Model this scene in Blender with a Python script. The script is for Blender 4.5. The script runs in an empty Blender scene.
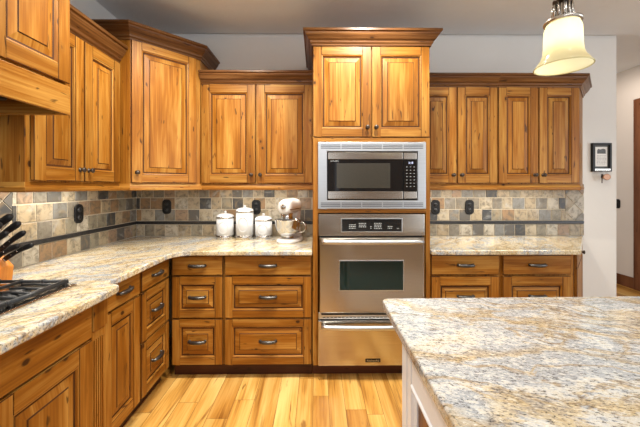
import bpy, bmesh, math, random
from mathutils import Vector, Matrix
random.seed(7)
PI = math.pi
R = math.radians
S = bpy.context.scene
COL = S.collection

# ------------------------------------------------------------------ camera, world, lights, exposure
cam_d = bpy.data.cameras.new('camera')
cam_d.sensor_width = 36.0
cam_d.lens = 315.0 / 640.0 * 36.0
cam_d.shift_y = -26.5 / 640.0
cam_d.clip_start = 0.02
cam = bpy.data.objects.new('camera', cam_d)
cam.location = (0, 0, 1.36)
cam.rotation_euler = (R(90), 0, R(-0.546))
COL.objects.link(cam)
S.camera = cam

S.view_settings.view_transform = 'Standard'
S.view_settings.look = 'None'
S.view_settings.gamma = 1.0
S.view_settings.use_curve_mapping = False
S.view_settings.exposure = 0.25

W = bpy.data.worlds.new('world')
S.world = W
W.use_nodes = True
W.node_tree.nodes['Background'].inputs[0].default_value = (0.93, 0.96, 1.0, 1)
W.node_tree.nodes['Background'].inputs[1].default_value = 0.75


def area(name, loc, target, sx, sy, power, color, spread=180):
    d = bpy.data.lights.new(name, 'AREA')
    d.shape = 'RECTANGLE'
    d.size, d.size_y = sx, sy
    d.energy = power
    d.color = color
    d.spread = R(spread)
    o = bpy.data.objects.new(name, d)
    o.location = loc
    o.rotation_euler = (Vector(target) - Vector(loc)).to_track_quat('-Z', 'Y').to_euler()
    COL.objects.link(o)
    return o


def spot(name, loc, target, power, color, ang=80, blend=0.7, r=0.05):
    d = bpy.data.lights.new(name, 'SPOT')
    d.energy = power
    d.color = color
    d.spot_size = R(ang)
    d.spot_blend = blend
    d.shadow_soft_size = r
    o = bpy.data.objects.new(name, d)
    o.location = loc
    o.rotation_euler = (Vector(target) - Vector(loc)).to_track_quat('-Z', 'Y').to_euler()
    COL.objects.link(o)
    return o


WARM = (1.0, 0.94, 0.80)
DAY = (0.90, 0.95, 1.0)
# daylight from the windows behind the camera and the open side of the room
area('window_daylight', (-0.55, -2.80, 1.55), (-0.2, 2.0, 1.5), 1.5, 1.3, 9, DAY)
area('patio_daylight', (3.2, -2.80, 1.40), (1.0, 2.0, 1.2), 1.6, 2.0, 12, DAY)
area('side_daylight', (5.0, 0.0, 1.5), (0.5, 1.2, 1.6), 2.6, 2.0, 42, DAY)
area('added_overhead_fill', (0.5, -1.2, 2.70), (0.4, 0.2, 0.8), 2.4, 0.9, 40, (0.96, 0.97, 1.0))  # added fill near the ceiling behind the camera, no real fixture there
# recessed ceiling lamps, a row along the back run and one along the side run
spot('ceiling_downlight', (0.38, 1.66, 2.70), (0.38, 2.05, 1.2), 112, WARM, 125, 0.6)
spot('ceiling_downlight', (-0.62, 1.66, 2.70), (-0.80, 2.0, 1.2), 104, WARM, 125, 0.6)
spot('ceiling_downlight', (1.45, 1.60, 2.70), (1.45, 1.95, 1.0), 38, WARM, 120, 0.6)
spot('ceiling_downlight', (-0.75, 0.75, 2.70), (-1.10, 0.95, 1.3), 50, WARM, 130, 0.6)
spot('ceiling_downlight', (-0.20, 1.75, 2.70), (-0.20, 1.80, 0), 90, WARM, 58)
spot('ceiling_downlight', (0.9, 0.4, 2.70), (0.9, 0.7, 0.9), 6, (1.0, 0.95, 0.88), 85)
spot('ceiling_downlight', (3.4, 3.6, 2.9), (4.2, 4.4, 1.6), 40, (1.0, 0.88, 0.78), 110)
# under-cabinet strips
UC = (1.0, 0.91, 0.77)
area('under_cabinet_strip', (-0.50, 2.64, 1.352), (-0.50, 2.70, 0), 0.8, 0.05, 2.6, UC)
area('under_cabinet_strip', (1.47, 2.64, 1.352), (1.47, 2.70, 0), 1.2, 0.05, 5.0, UC)
area('under_cabinet_strip', (-1.50, 1.85, 1.352), (-1.53, 1.85, 0), 0.5, 0.05, 2.6, UC)
area('hood_lamp', (-1.34, 0.98, 1.69), (-1.30, 0.98, 0), 0.5, 0.12, 2.2, UC)


# ------------------------------------------------------------------ node helpers
class NT:
    def __init__(self, name):
        self.m = bpy.data.materials.new(name)
        self.m.use_nodes = True
        self.t = self.m.node_tree
        self.b = self.t.nodes['Principled BSDF']

    def n(self, typ, **kw):
        nd = self.t.nodes.new(typ)
        for k, v in kw.items():
            setattr(nd, k, v)
        return nd

    def l(self, a, b):
        self.t.links.new(a, b)

    def math(self, op, a, b=None, c=None, clamp=False):
        nd = self.n('ShaderNodeMath', operation=op)
        nd.use_clamp = clamp
        for i, v in enumerate((a, b, c)):
            if v is None:
                continue
            if isinstance(v, (int, float)):
                nd.inputs[i].default_value = v
            else:
                self.l(v, nd.inputs[i])
        return nd.outputs[0]

    def mapping(self, src, scale=(1, 1, 1), rot=(0, 0, 0), loc=(0, 0, 0)):
        nd = self.n('ShaderNodeMapping')
        self.l(src, nd.inputs['Vector'])
        nd.inputs['Scale'].default_value = scale
        nd.inputs['Rotation'].default_value = rot
        nd.inputs['Location'].default_value = loc
        return nd.outputs[0]

    def noise(self, vec, scale=1.0, detail=3.0, rough=0.5, dist=0.0):
        nd = self.n('ShaderNodeTexNoise')
        self.l(vec, nd.inputs['Vector'])
        nd.inputs['Scale'].default_value = scale
        nd.inputs['Detail'].default_value = detail
        nd.inputs['Roughness'].default_value = rough
        nd.inputs['Distortion'].default_value = dist
        return nd

    def voronoi(self, vec, scale=1.0):
        nd = self.n('ShaderNodeTexVoronoi')
        self.l(vec, nd.inputs['Vector'])
        nd.inputs['Scale'].default_value = scale
        return nd

    def ramp(self, fac, stops, interp='LINEAR'):
        nd = self.n('ShaderNodeValToRGB')
        self.l(fac, nd.inputs[0])
        cr = nd.color_ramp
        cr.interpolation = interp
        while len(cr.elements) > 1:
            cr.elements.remove(cr.elements[-1])
        cr.elements[0].position = stops[0][0]
        cr.elements[0].color = (*stops[0][1], 1)
        for p, c in stops[1:]:
            e = cr.elements.new(p)
            e.color = (*c, 1)
        return nd.outputs[0]

    def mix(self, fac, a, b, blend='MIX'):
        nd = self.n('ShaderNodeMix', data_type='RGBA', blend_type=blend)
        for sock, v in ((nd.inputs[0], fac), (nd.inputs[6], a), (nd.inputs[7], b)):
            if isinstance(v, (int, float)):
                sock.default_value = v
            elif isinstance(v, tuple):
                sock.default_value = (*v, 1)
            else:
                self.l(v, sock)
        return nd.outputs[2]

    def bump(self, h, strength=0.2, dist=0.01):
        nd = self.n('ShaderNodeBump')
        nd.inputs['Strength'].default_value = strength
        nd.inputs['Distance'].default_value = dist
        self.l(h, nd.inputs['Height'])
        self.l(nd.outputs[0], self.b.inputs['Normal'])

    def base(self, v):
        if isinstance(v, tuple):
            self.b.inputs['Base Color'].default_value = (*v, 1)
        else:
            self.l(v, self.b.inputs['Base Color'])

    def set(self, **kw):
        for k, v in kw.items():
            s = self.b.inputs[k.replace('_', ' ')]
            if isinstance(v, (int, float, tuple)):
                s.default_value = v
            else:
                self.l(v, s)
        return self.m


def plain(name, color, rough=0.5, metal=0.0, noise=0.06, scale=30, **kw):
    t = NT(name)
    tc = t.n('ShaderNodeTexCoord')
    nz = t.noise(tc.outputs['Object'], scale, 3)
    lo = tuple(max(0, c * (1 - noise)) for c in color)
    hi = tuple(min(1, c * (1 + noise)) for c in color)
    t.base(t.ramp(nz.outputs['Fac'], [(0.3, lo), (0.7, hi)]))
    t.set(Roughness=rough, Metallic=metal, **kw)
    return t.m


def wood_mat(name, cols, knot=(0.035, 0.012, 0.004), rough=0.34, tint=0.12):
    """knotty alder: grain runs along V of the UV map, one unit a metre"""
    t = NT(name)
    tc = t.n('ShaderNodeTexCoord')
    uv = tc.outputs['UV']
    oi = t.n('ShaderNodeObjectInfo')
    low = t.noise(t.mapping(uv, (5.5, 0.9, 1)), 1.0, 2.5, 0.5, 0.6)
    kv = t.voronoi(t.mapping(uv, (9.0, 6.4, 1)))
    gate = t.math('GREATER_THAN', t.n('ShaderNodeSeparateColor').outputs[0], 0.5)
    sep = gate.node.inputs[0].links[0].from_node
    t.l(kv.outputs['Color'], sep.inputs[0])
    kd = kv.outputs['Distance']
    kfall = t.math('MULTIPLY', t.math('POWER', t.math('MULTIPLY_ADD', kd, -2.4, 1.0, True), 2.0), gate)
    sepuv = t.n('ShaderNodeSeparateXYZ')
    t.l(uv, sepuv.inputs[0])
    ph = t.math('ADD', t.math('MULTIPLY', sepuv.outputs[0], 120.0), t.math('MULTIPLY', low.outputs['Fac'], 40.0))
    ph = t.math('ADD', ph, t.math('MULTIPLY', kfall, 9.0))
    ring = t.math('MULTIPLY_ADD', t.math('SINE', ph), 0.5, 0.5)
    fine = t.noise(t.mapping(uv, (110, 2.6, 1)), 1.0, 4, 0.6)
    mid = t.noise(t.mapping(uv, (14, 1.1, 1)), 1.0, 3, 0.55)
    f = t.math('MULTIPLY', ring, 0.03)
    f = t.math('MULTIPLY_ADD', fine.outputs['Fac'], 0.34, f)
    f = t.math('MULTIPLY_ADD', mid.outputs['Fac'], 0.50, f)
    f = t.math('MULTIPLY_ADD', low.outputs['Fac'], 0.24, f)
    c = t.ramp(f, [(0.36, cols[0]), (0.53, cols[1]), (0.68, cols[2])])
    # knots
    wob = t.noise(t.mapping(uv, (60, 40, 1)), 1.0, 2)
    kd2 = t.math('MULTIPLY_ADD', wob.outputs['Fac'], 0.05, kd)
    km = t.math('MULTIPLY', t.ramp(kd2, [(0.095, (1, 1, 1)), (0.14, (0, 0, 0))]), gate)
    halo = t.math('MULTIPLY', t.ramp(kd2, [(0.08, (1, 1, 1)), (0.24, (0, 0, 0))]), gate)
    c = t.mix(t.math('MULTIPLY', halo, 0.45), c, cols[0])
    c = t.mix(t.math('MULTIPLY', km, 0.92), c, knot)
    # little dark flecks and cracks along the grain
    fl = t.noise(t.mapping(uv, (46, 9, 1), (0, 0, 0.12)), 1.0, 1, 0.5, 0.4)
    c = t.mix(t.math('MULTIPLY', t.ramp(fl.outputs['Fac'], [(0.685, (0, 0, 0)), (0.74, (1, 1, 1))]), 0.8), c, knot)
    hsv = t.n('ShaderNodeHueSaturation')
    t.l(c, hsv.inputs['Color'])
    t.l(t.math('MULTIPLY_ADD', oi.outputs['Random'], tint * 2, 1 - tint), hsv.inputs['Value'])
    t.base(hsv.outputs[0])
    t.bump(fine.outputs['Fac'], 0.05, 0.002)
    t.set(Roughness=rough, Specular_IOR_Level=0.22, Coat_Weight=0.06, Coat_Roughness=0.2)
    return t.m


ALDER = wood_mat('knotty_alder', [(0.125, 0.038, 0.004), (0.262, 0.096, 0.009), (0.425, 0.216, 0.046)], rough=0.42)
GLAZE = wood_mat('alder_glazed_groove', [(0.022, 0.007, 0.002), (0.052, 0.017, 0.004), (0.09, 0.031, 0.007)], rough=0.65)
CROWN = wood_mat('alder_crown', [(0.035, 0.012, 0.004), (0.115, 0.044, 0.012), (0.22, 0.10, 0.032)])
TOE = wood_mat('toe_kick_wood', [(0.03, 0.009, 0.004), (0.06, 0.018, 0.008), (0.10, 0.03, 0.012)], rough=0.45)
DARKWOOD = wood_mat('dark_door_wood', [(0.06, 0.02, 0.008), (0.14, 0.05, 0.02), (0.22, 0.085, 0.035)])
BLOCKWOOD = wood_mat('knife_block_wood', [(0.35, 0.10, 0.015), (0.55, 0.19, 0.03), (0.68, 0.28, 0.05)], tint=0.0)

PEWTER = plain('dark_pewter', (0.105, 0.10, 0.098), 0.32, 0.9, 0.15, 60)
BRONZE = plain('oil_rubbed_bronze', (0.07, 0.052, 0.042), 0.36, 0.7, 0.2, 60)
BLACK = plain('black_plastic', (0.008, 0.008, 0.009), 0.4, 0.0, 0.2, 40, Specular_IOR_Level=0.3)
IRON = plain('cast_iron', (0.022, 0.024, 0.028), 0.38, 0.25, 0.25, 90)
GLASSBLACK = plain('black_glass', (0.006, 0.006, 0.007), 0.05, 0.0, 0.1, 10)
OVENGLASS = plain('oven_glass', (0.004, 0.016, 0.014), 0.05, 0.0, 0.1, 10)
SCREENMESH = plain('microwave_screen', (0.035, 0.032, 0.026), 0.22, 0.0, 0.2, 200)
ENAMEL = plain('white_enamel', (0.68, 0.67, 0.67), 0.18, 0.0, 0.02, 8)
CERAMIC = plain('white_ceramic', (0.55, 0.56, 0.585), 0.22, 0.0, 0.03, 12)
WHITEPAINT = plain('white_island_paint', (0.74, 0.79, 0.88), 0.42, 0.0, 0.03, 6)
SLOT = plain('dark_gap', (0.01, 0.009, 0.008), 0.7, 0.0, 0.1, 20)
LEGEND = plain('printed_legend', (0.42, 0.44, 0.45), 0.5, 0.0, 0.05, 20)
PAPER = plain('white_paper', (0.80, 0.80, 0.78), 0.8, 0.0, 0.03, 60)
INK = plain('grey_ink', (0.13, 0.14, 0.15), 0.8, 0.0, 0.3, 90)
MATBOARD = plain('grey_mat_board', (0.13, 0.135, 0.13), 0.8, 0.0, 0.1, 60)
COPPER = plain('copper_fob', (0.46, 0.25, 0.15), 0.4, 0.3, 0.1, 60)


def steel_mat(name, col, rough=0.24, horiz=True):
    t = NT(name)
    tc = t.n('ShaderNodeTexCoord')
    nz = t.noise(t.mapping(tc.outputs['Object'], (3, 3, 500) if horiz else (500, 500, 3)), 1.0, 3)
    t.base(t.ramp(nz.outputs['Fac'], [(0.3, tuple(c * 0.9 for c in col)), (0.7, tuple(min(1, c * 1.08) for c in col))]))
    t.set(Metallic=1.0, Roughness=t.math('MULTIPLY_ADD', nz.outputs['Fac'], 0.12, rough - 0.06), Anisotropic=0.5)
    return t.m


STEEL = steel_mat('brushed_stainless', (0.50, 0.46, 0.41), 0.18)
POLISHED = steel_mat('polished_steel', (0.56, 0.55, 0.54), 0.13)
SATIN = steel_mat('satin_silver', (0.56, 0.57, 0.58), 0.32)
DARKSTEEL = steel_mat('dark_louver_steel', (0.22, 0.225, 0.23), 0.3)
NICKEL = steel_mat('brushed_nickel', (0.52, 0.50, 0.46), 0.24)


def granite(name, ang, flow=(1.6, 6.5, 3.0), bias=0.0, gold=0.0):
    w = lambda a, b: tuple(p + (q - p) * gold for p, q in zip(a, b))
    t = NT(name)
    tc = t.n('ShaderNodeTexCoord')
    ob = tc.outputs['Object']
    warp = t.noise(ob, 2.2, 3, 0.55)
    off = t.n('ShaderNodeVectorMath', operation='SCALE')
    sub = t.n('ShaderNodeVectorMath', operation='SUBTRACT')
    t.l(warp.outputs['Color'], sub.inputs[0])
    sub.inputs[1].default_value = (0.5, 0.5, 0.5)
    t.l(sub.outputs[0], off.inputs[0])
    off.inputs['Scale'].default_value = 0.42
    add = t.n('ShaderNodeVectorMath', operation='ADD')
    t.l(ob, add.inputs[0])
    t.l(off.outputs[0], add.inputs[1])
    p = t.mapping(t.mapping(add.outputs[0], (1, 1, 1), (0, 0, ang)), flow)
    big = t.noise(p, 1.25, 8, 0.66, 0.3)
    vein = t.noise(t.mapping(p, (0.7, 1.2, 1.0)), 1.25, 7, 0.6, 0.6)
    grain = t.noise(t.mapping(t.mapping(ob, (1, 1, 1), (0, 0, ang)), (0.6, 1.5, 1.0)), 52, 6, 0.8)
    gg = t.math('ADD', grain.outputs['Fac'], -0.5)
    fg = t.math('MULTIPLY_ADD', gg, 0.95, t.math('ADD', big.outputs['Fac'], bias))
    c = t.ramp(fg, [(0.28, (0.52, 0.53, 0.53)), (0.36, (0.26, 0.285, 0.32)), (0.43, (0.42, 0.445, 0.475)), (0.49, w((0.58, 0.58, 0.565), (0.62, 0.59, 0.50))), (0.54, w((0.50, 0.47, 0.40), (0.60, 0.49, 0.30))),
                    (0.60, w((0.57, 0.555, 0.51), (0.72, 0.64, 0.47))), (0.66, w((0.34, 0.275, 0.17), (0.42, 0.30, 0.13))), (0.74, w((0.56, 0.50, 0.38), (0.62, 0.52, 0.34)))])
    # ochre and brown veins where the stretched noise crosses its middle
    vf = t.math('MULTIPLY_ADD', gg, 0.10, vein.outputs['Fac'])
    vm = t.ramp(vf, [(0.462, (0, 0, 0)), (0.485, (1, 1, 1)), (0.50, (1, 1, 1)), (0.523, (0, 0, 0))])
    c = t.mix(t.math('MULTIPLY', vm, 0.72), c, t.ramp(grain.outputs['Fac'], [(0.35, (0.09, 0.055, 0.028)), (0.48, w((0.29, 0.20, 0.09), (0.36, 0.22, 0.07))), (0.62, w((0.54, 0.44, 0.26), (0.62, 0.47, 0.22)))]))
    # a few long curving veins
    rot = t.n('ShaderNodeSeparateXYZ')
    t.l(t.mapping(ob, (1, 1, 1), (0, 0, ang)), rot.inputs[0])
    bend = t.noise(t.mapping(ob, (1.0, 1.0, 1.0)), 2.4, 5, 0.5)
    q = t.math('MULTIPLY_ADD', bend.outputs['Fac'], 0.62, rot.outputs[1])
    q = t.math('MULTIPLY_ADD', gg, 0.05, q)
    fr = t.math('FRACT', t.math('MULTIPLY', q, 3.6))
    lv = t.ramp(fr, [(0.40, (0, 0, 0)), (0.46, (1, 1, 1)), (0.52, (0.75, 0.75, 0.75)), (0.62, (0, 0, 0))])
    c = t.mix(t.math('MULTIPLY', lv, 0.72), c, t.ramp(grain.outputs['Fac'], [(0.36, (0.10, 0.065, 0.035)), (0.47, (0.33, 0.24, 0.12)), (0.60, (0.58, 0.48, 0.30))]))
    # speckle
    sp = t.noise(t.mapping(t.mapping(ob, (1, 1, 1), (0, 0, ang)), (0.62, 1.5, 1.0)), 135, 4, 0.8)
    c = t.mix(t.math('MULTIPLY', t.ramp(sp.outputs['Fac'], [(0.555, (0, 0, 0)), (0.60, (1, 1, 1))]), 0.88), c, (0.05, 0.045, 0.045))
    c = t.mix(t.math('MULTIPLY', t.ramp(sp.outputs['Fac'], [(0.34, (1, 1, 1)), (0.42, (0, 0, 0))]), 0.6), c, (0.86, 0.85, 0.82))
    t.base(c)
    t.set(Roughness=0.10)
    return t.m


GRAN_ISLAND = granite('island_granite', R(16), (1.2, 5.0, 3.0), -0.085)
GRAN_RUN = granite('perimeter_granite', R(-52), (1.6, 5.5, 3.0), 0.0, 1.0)


def slate_mat():
    t = NT('tumbled_slate')
    g = t.n('ShaderNodeNewGeometry')
    tc = t.n('ShaderNodeTexCoord')
    rnd = g.outputs['Random Per Island']
    c = t.ramp(rnd, [(0.0, (0.36, 0.29, 0.19)), (0.11, (0.20, 0.18, 0.145)), (0.20, (0.42, 0.36, 0.26)), (0.31, (0.045, 0.047, 0.05)), (0.38, (0.27, 0.17, 0.09)),
                     (0.46, (0.19, 0.19, 0.18)), (0.56, (0.36, 0.30, 0.21)), (0.66, (0.10, 0.095, 0.088)), (0.73, (0.46, 0.42, 0.34)), (0.82, (0.30, 0.21, 0.14)), (0.90, (0.24, 0.215, 0.16))], 'CONSTANT')
    sh = t.n('ShaderNodeVectorMath', operation='ADD')
    t.l(tc.outputs['Object'], sh.inputs[0])
    cmb = t.n('ShaderNodeCombineXYZ')
    for i in range(3):
        t.l(t.math('MULTIPLY', rnd, 37.0 + 11 * i), cmb.inputs[i])
    t.l(cmb.outputs[0], sh.inputs[1])
    n1 = t.noise(sh.outputs[0], 22, 5, 0.65, 0.6)
    n2 = t.noise(sh.outputs[0], 9, 3, 0.5, 1.0)
    c = t.mix(t.ramp(n1.outputs['Fac'], [(0.46, (0, 0, 0)), (0.66, (0.85, 0.85, 0.85))]), c, (0.11, 0.095, 0.07))
    c = t.mix(t.ramp(n2.outputs['Fac'], [(0.57, (0, 0, 0)), (0.75, (0.4, 0.4, 0.4))]), c, (0.42, 0.29, 0.14))
    c = t.mix(t.ramp(n2.outputs['Fac'], [(0.28, (0.5, 0.5, 0.5)), (0.42, (0, 0, 0))]), c, (0.40, 0.41, 0.40))
    t.base(c)
    t.bump(n1.outputs['Fac'], 0.35, 0.004)
    t.set(Roughness=0.42)
    return t.m


SLATE = slate_mat()
GROUT = plain('sand_grout', (0.50, 0.44, 0.34), 0.85, 0.0, 0.1, 120)
LINER = plain('black_liner_tile', (0.018, 0.018, 0.02), 0.3, 0.0, 0.5, 60)


def floor_mat():
    t = NT('hickory_planks')
    g = t.n('ShaderNodeNewGeometry')
    tc = t.n('ShaderNodeTexCoord')
    rnd = g.outputs['Random Per Island']
    uv = tc.outputs['UV']
    low = t.noise(t.mapping(uv, (9, 0.8, 1)), 1.0, 3, 0.55, 0.9)
    fine = t.noise(t.mapping(uv, (90, 2.2, 1)), 1.0, 4, 0.6)
    f = t.math('MULTIPLY_ADD', fine.outputs['Fac'], 0.3, t.math('MULTIPLY', low.outputs['Fac'], 0.7))
    c = t.ramp(f, [(0.34, (0.30, 0.125, 0.022)), (0.47, (0.64, 0.35, 0.085)), (0.62, (0.82, 0.55, 0.20))])
    tint = t.ramp(rnd, [(0.0, (0.80, 0.72, 0.60)), (0.35, (1.0, 1.0, 1.0)), (0.7, (0.93, 0.86, 0.74)), (0.9, (0.66, 0.53, 0.38)), (1.0, (0.9, 0.85, 0.8))])
    c = t.mix(1.0, c, tint, 'MULTIPLY')
    dk = t.noise(t.mapping(uv, (13, 1.5, 1)), 1.0, 3, 0.6, 1.6)
    c = t.mix(t.math('MULTIPLY', t.ramp(dk.outputs['Fac'], [(0.62, (0, 0, 0)), (0.72, (1, 1, 1))]), 0.8), c, (0.22, 0.09, 0.02))
    kn = t.noise(t.mapping(uv, (24, 7, 1)), 1.0, 1, 0.5, 1.2)
    c = t.mix(t.ramp(kn.outputs['Fac'], [(0.75, (0, 0, 0)), (0.79, (0.9, 0.9, 0.9))]), c, (0.05, 0.022, 0.008))
    t.base(c)
    t.bump(fine.outputs['Fac'], 0.06, 0.002)
    t.set(Roughness=0.33)
    return t.m


HICKORY = floor_mat()
SEAM = plain('plank_seam', (0.24, 0.12, 0.035), 0.7)


def wall_mat(name, col, b=0.10, scale=26):
    t = NT(name)
    tc = t.n('ShaderNodeTexCoord')
    nz = t.noise(tc.outputs['Object'], scale, 4, 0.55)
    lg = t.noise(tc.outputs['Object'], 2.2, 2)
    t.base(t.ramp(lg.outputs['Fac'], [(0.35, tuple(c * 0.97 for c in col)), (0.65, col)]))
    t.bump(nz.outputs['Fac'], b, 0.012)
    t.set(Roughness=0.8)
    return t.m


WALLP = wall_mat('wall_paint', (0.755, 0.75, 0.725))
HALLP = wall_mat('hall_paint', (0.70, 0.635, 0.565))
CEILP = wall_mat('ceiling_paint', (0.78, 0.81, 0.84), 0.3, 14)
BACKP = wall_mat('tan_paint', (0.40, 0.30, 0.20))


# ------------------------------------------------------------------ mesh helpers
class MB:
    """collects shapes into one mesh; UVs in metres with V along the grain"""

    def __init__(self):
        self.v, self.f, self.uv, self.mi, self.sm = [], [], [], [], []

    def face(self, pts, g=(0, 0, 1), mi=0, smooth=False, off=None):
        i = len(self.v)
        pts = [Vector(p) for p in pts]
        self.v += [tuple(p) for p in pts]
        self.f.append(list(range(i, i + len(pts))))
        n = Vector((0, 0, 0))
        for k in range(1, len(pts) - 1):
            n += (pts[k] - pts[0]).cross(pts[k + 1] - pts[0])
        n = n.normalized() if n.length > 1e-12 else Vector((0, 0, 1))
        g = Vector(g).normalized()
        t = g.cross(n)
        if t.length < 0.2:
            a = Vector((1, 0, 0)) if abs(g.x) < 0.9 else Vector((0, 1, 0))
            t = a
            gg = g.cross(a)
        else:
            t.normalize()
            gg = g
        ox, oy = off or (0, 0)
        self.uv.append([(p.dot(t) + ox, p.dot(gg) + oy) for p in pts])
        self.mi.append(mi)
        self.sm.append(smooth)

    def box(self, x0, x1, y0, y1, z0, z1, g=(0, 0, 1), mi=0):
        o = (random.uniform(0, 9), random.uniform(0, 9))
        P = lambda x, y, z: (x, y, z)
        self.face([P(x0, y0, z0), P(x1, y0, z0), P(x1, y0, z1), P(x0, y0, z1)], g, mi, off=o)
        self.face([P(x1, y1, z0), P(x0, y1, z0), P(x0, y1, z1), P(x1, y1, z1)], g, mi, off=o)
        self.face([P(x0, y1, z0), P(x0, y0, z0), P(x0, y0, z1), P(x0, y1, z1)], g, mi, off=o)
        self.face([P(x1, y0, z0), P(x1, y1, z0), P(x1, y1, z1), P(x1, y0, z1)], g, mi, off=o)
        self.face([P(x0, y0, z1), P(x1, y0, z1), P(x1, y1, z1), P(x0, y1, z1)], g, mi, off=o)
        self.face([P(x0, y1, z0), P(x1, y1, z0), P(x1, y0, z0), P(x0, y0, z0)], g, mi, off=o)
        return self

    def ring(self, ra, rb, mi=0, gv=(0, 0, 1), gh=(1, 0, 0), off=None):
        """four quads between two rectangles (x0,x1,z0,z1,y)"""
        off = off or (random.uniform(0, 9), random.uniform(0, 9))
        ax0, ax1, az0, az1, ay = ra
        bx0, bx1, bz0, bz1, by = rb
        A = [(ax0, ay, az0), (ax1, ay, az0), (ax1, ay, az1), (ax0, ay, az1)]
        B = [(bx0, by, bz0), (bx1, by, bz0), (bx1, by, bz1), (bx0, by, bz1)]
        for k in range(4):
            j = (k + 1) % 4
            self.face([A[k], A[j], B[j], B[k]], gh if k % 2 == 0 else gv, mi, off=off)

    def prism(self, pts, z0, z1, g=(0, 0, 1), mi=0):
        """pts counter-clockwise seen from above"""
        o = (random.uniform(0, 9), random.uniform(0, 9))
        n = len(pts)
        self.face([(x, y, z1) for x, y in pts], g, mi, off=o)
        self.face([(x, y, z0) for x, y in reversed(pts)], g, mi, off=o)
        for k in range(n):
            a, b = pts[k], pts[(k + 1) % n]
            self.face([(a[0], a[1], z0), (b[0], b[1], z0), (b[0], b[1], z1), (a[0], a[1], z1)], g, mi, off=o)
        return self

    def lathe(self, prof, c=(0, 0, 0), n=32, mi=0, axis=None, smooth=True):
        """prof: (r, h) from bottom to top round the vertical axis (or axis)"""
        c = Vector(c)
        q = Vector((0, 0, 1)).rotation_difference(Vector(axis).normalized()) if axis else None

        def P(r, h, k):
            v = Vector((r * math.cos(2 * PI * k / n), r * math.sin(2 * PI * k / n), h))
            if q:
                v = q @ v
            return c + v
        for (r0, h0), (r1, h1) in zip(prof, prof[1:]):
            for k in range(n):
                a, b, d, e = P(r0, h0, k), P(r0, h0, k + 1), P(r1, h1, k + 1), P(r1, h1, k)
                if r0 < 1e-6:
                    self.face([a, d, e], (0, 0, 1), mi, smooth)
                elif r1 < 1e-6:
                    self.face([a, b, d], (0, 0, 1), mi, smooth)
                else:
                    self.face([a, b, d, e], (0, 0, 1), mi, smooth)
        return self

    def loft(self, rings, mi=0, smooth=True, caps=True, g=(0, 0, 1)):
        rings = [[Vector(p) for p in r] for r in rings]
        for A, B in zip(rings, rings[1:]):
            n = len(A)
            for k in range(n):
                j = (k + 1) % n
                self.face([A[k], A[j], B[j], B[k]], g, mi, smooth)
        if caps:
            self.face(list(reversed(rings[0])), g, mi, False)
            self.face(rings[-1], g, mi, False)
        return self

    def tube(self, pts, r, n=10, mi=0, rv=None, caps=True, flat=1.0, up=(0, 0, 1)):
        """pts path, r radius or list; flat squeezes the section along up"""
        pts = [Vector(p) for p in pts]
        rr = r if isinstance(r, (list, tuple)) else [r] * len(pts)
        rings = []
        for i, p in enumerate(pts):
            d = (pts[min(i + 1, len(pts) - 1)] - pts[max(i - 1, 0)]).normalized()
            u = Vector(up)
            s = d.cross(u)
            if s.length < 0.05:
                s = d.cross(Vector((1, 0, 0)))
            s.normalize()
            u2 = s.cross(d).normalized()
            rings.append([p + s * (rr[i] * math.cos(2 * PI * k / n)) + u2 * (rr[i] * flat * math.sin(2 * PI * k / n)) for k in range(n)])
        return self.loft(rings, mi, True, caps)

    def sweep(self, path, prof, mi=0):
        """path: (x,y) list; outward is to the right of travel; prof: closed (out, z) list"""
        pts = [Vector((x, y, 0)) for x, y in path]
        outs = []
        for i, p in enumerate(pts):
            ns = []
            if i > 0:
                d = (p - pts[i - 1]).normalized()
                ns.append(Vector((d.y, -d.x, 0)))
            if i < len(pts) - 1:
                d = (pts[i + 1] - p).normalized()
                ns.append(Vector((d.y, -d.x, 0)))
            if len(ns) == 2:
                m = (ns[0] + ns[1]).normalized()
                m = m / max(0.2, m.dot(ns[0]))
            else:
                m = ns[0]
            outs.append(m)
        rings = [[p + o * a + Vector((0, 0, z)) for a, z in prof] for p, o in zip(pts, outs)]
        for i in range(len(rings) - 1):
            g = (pts[i + 1] - pts[i]).normalized()
            A, B = rings[i], rings[i + 1]
            off = (random.uniform(0, 9), random.uniform(0, 9))
            for k in range(len(prof)):
                j = (k + 1) % len(prof)
                self.face([A[k], B[k], B[j], A[j]], g, mi, off=off)
        self.face(rings[0], (0, 0, 1), mi)
        self.face(list(reversed(rings[-1])), (0, 0, 1), mi)
        return self

    def transform(self, M, start=0):
        self.v[start:] = [tuple(M @ Vector(p)) for p in self.v[start:]]
        return self

    def build(self, name, mats, parent=None, bevel=0.0, seg=2, merge=True, sub=0):
        me = bpy.data.meshes.new(name)
        me.from_pydata(self.v, [], self.f)
        if not isinstance(mats, (list, tuple)):
            mats = [mats]
        for m in mats:
            me.materials.append(m)
        uvl = me.uv_layers.new(name='UVMap')
        li = 0
        for p, uvs in zip(me.polygons, self.uv):
            p.material_index = self.mi[p.index]
            p.use_smooth = self.sm[p.index]
            for k in range(len(uvs)):
                uvl.data[li].uv = uvs[k]
                li += 1
        if merge:
            bm = bmesh.new()
            bm.from_mesh(me)
            bmesh.ops.remove_doubles(bm, verts=bm.verts, dist=1e-5)
            bmesh.ops.recalc_face_normals(bm, faces=bm.faces)
            bm.to_mesh(me)
            bm.free()
        o = bpy.data.objects.new(name, me)
        COL.objects.link(o)
        if parent:
            o.parent = parent
        if bevel:
            b = o.modifiers.new('bevel', 'BEVEL')
            b.width = bevel
            b.segments = seg
            b.limit_method = 'ANGLE'
            b.angle_limit = R(35)
        if sub:
            s = o.modifiers.new('subsurf', 'SUBSURF')
            s.levels = s.render_levels = sub
        return o


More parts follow.
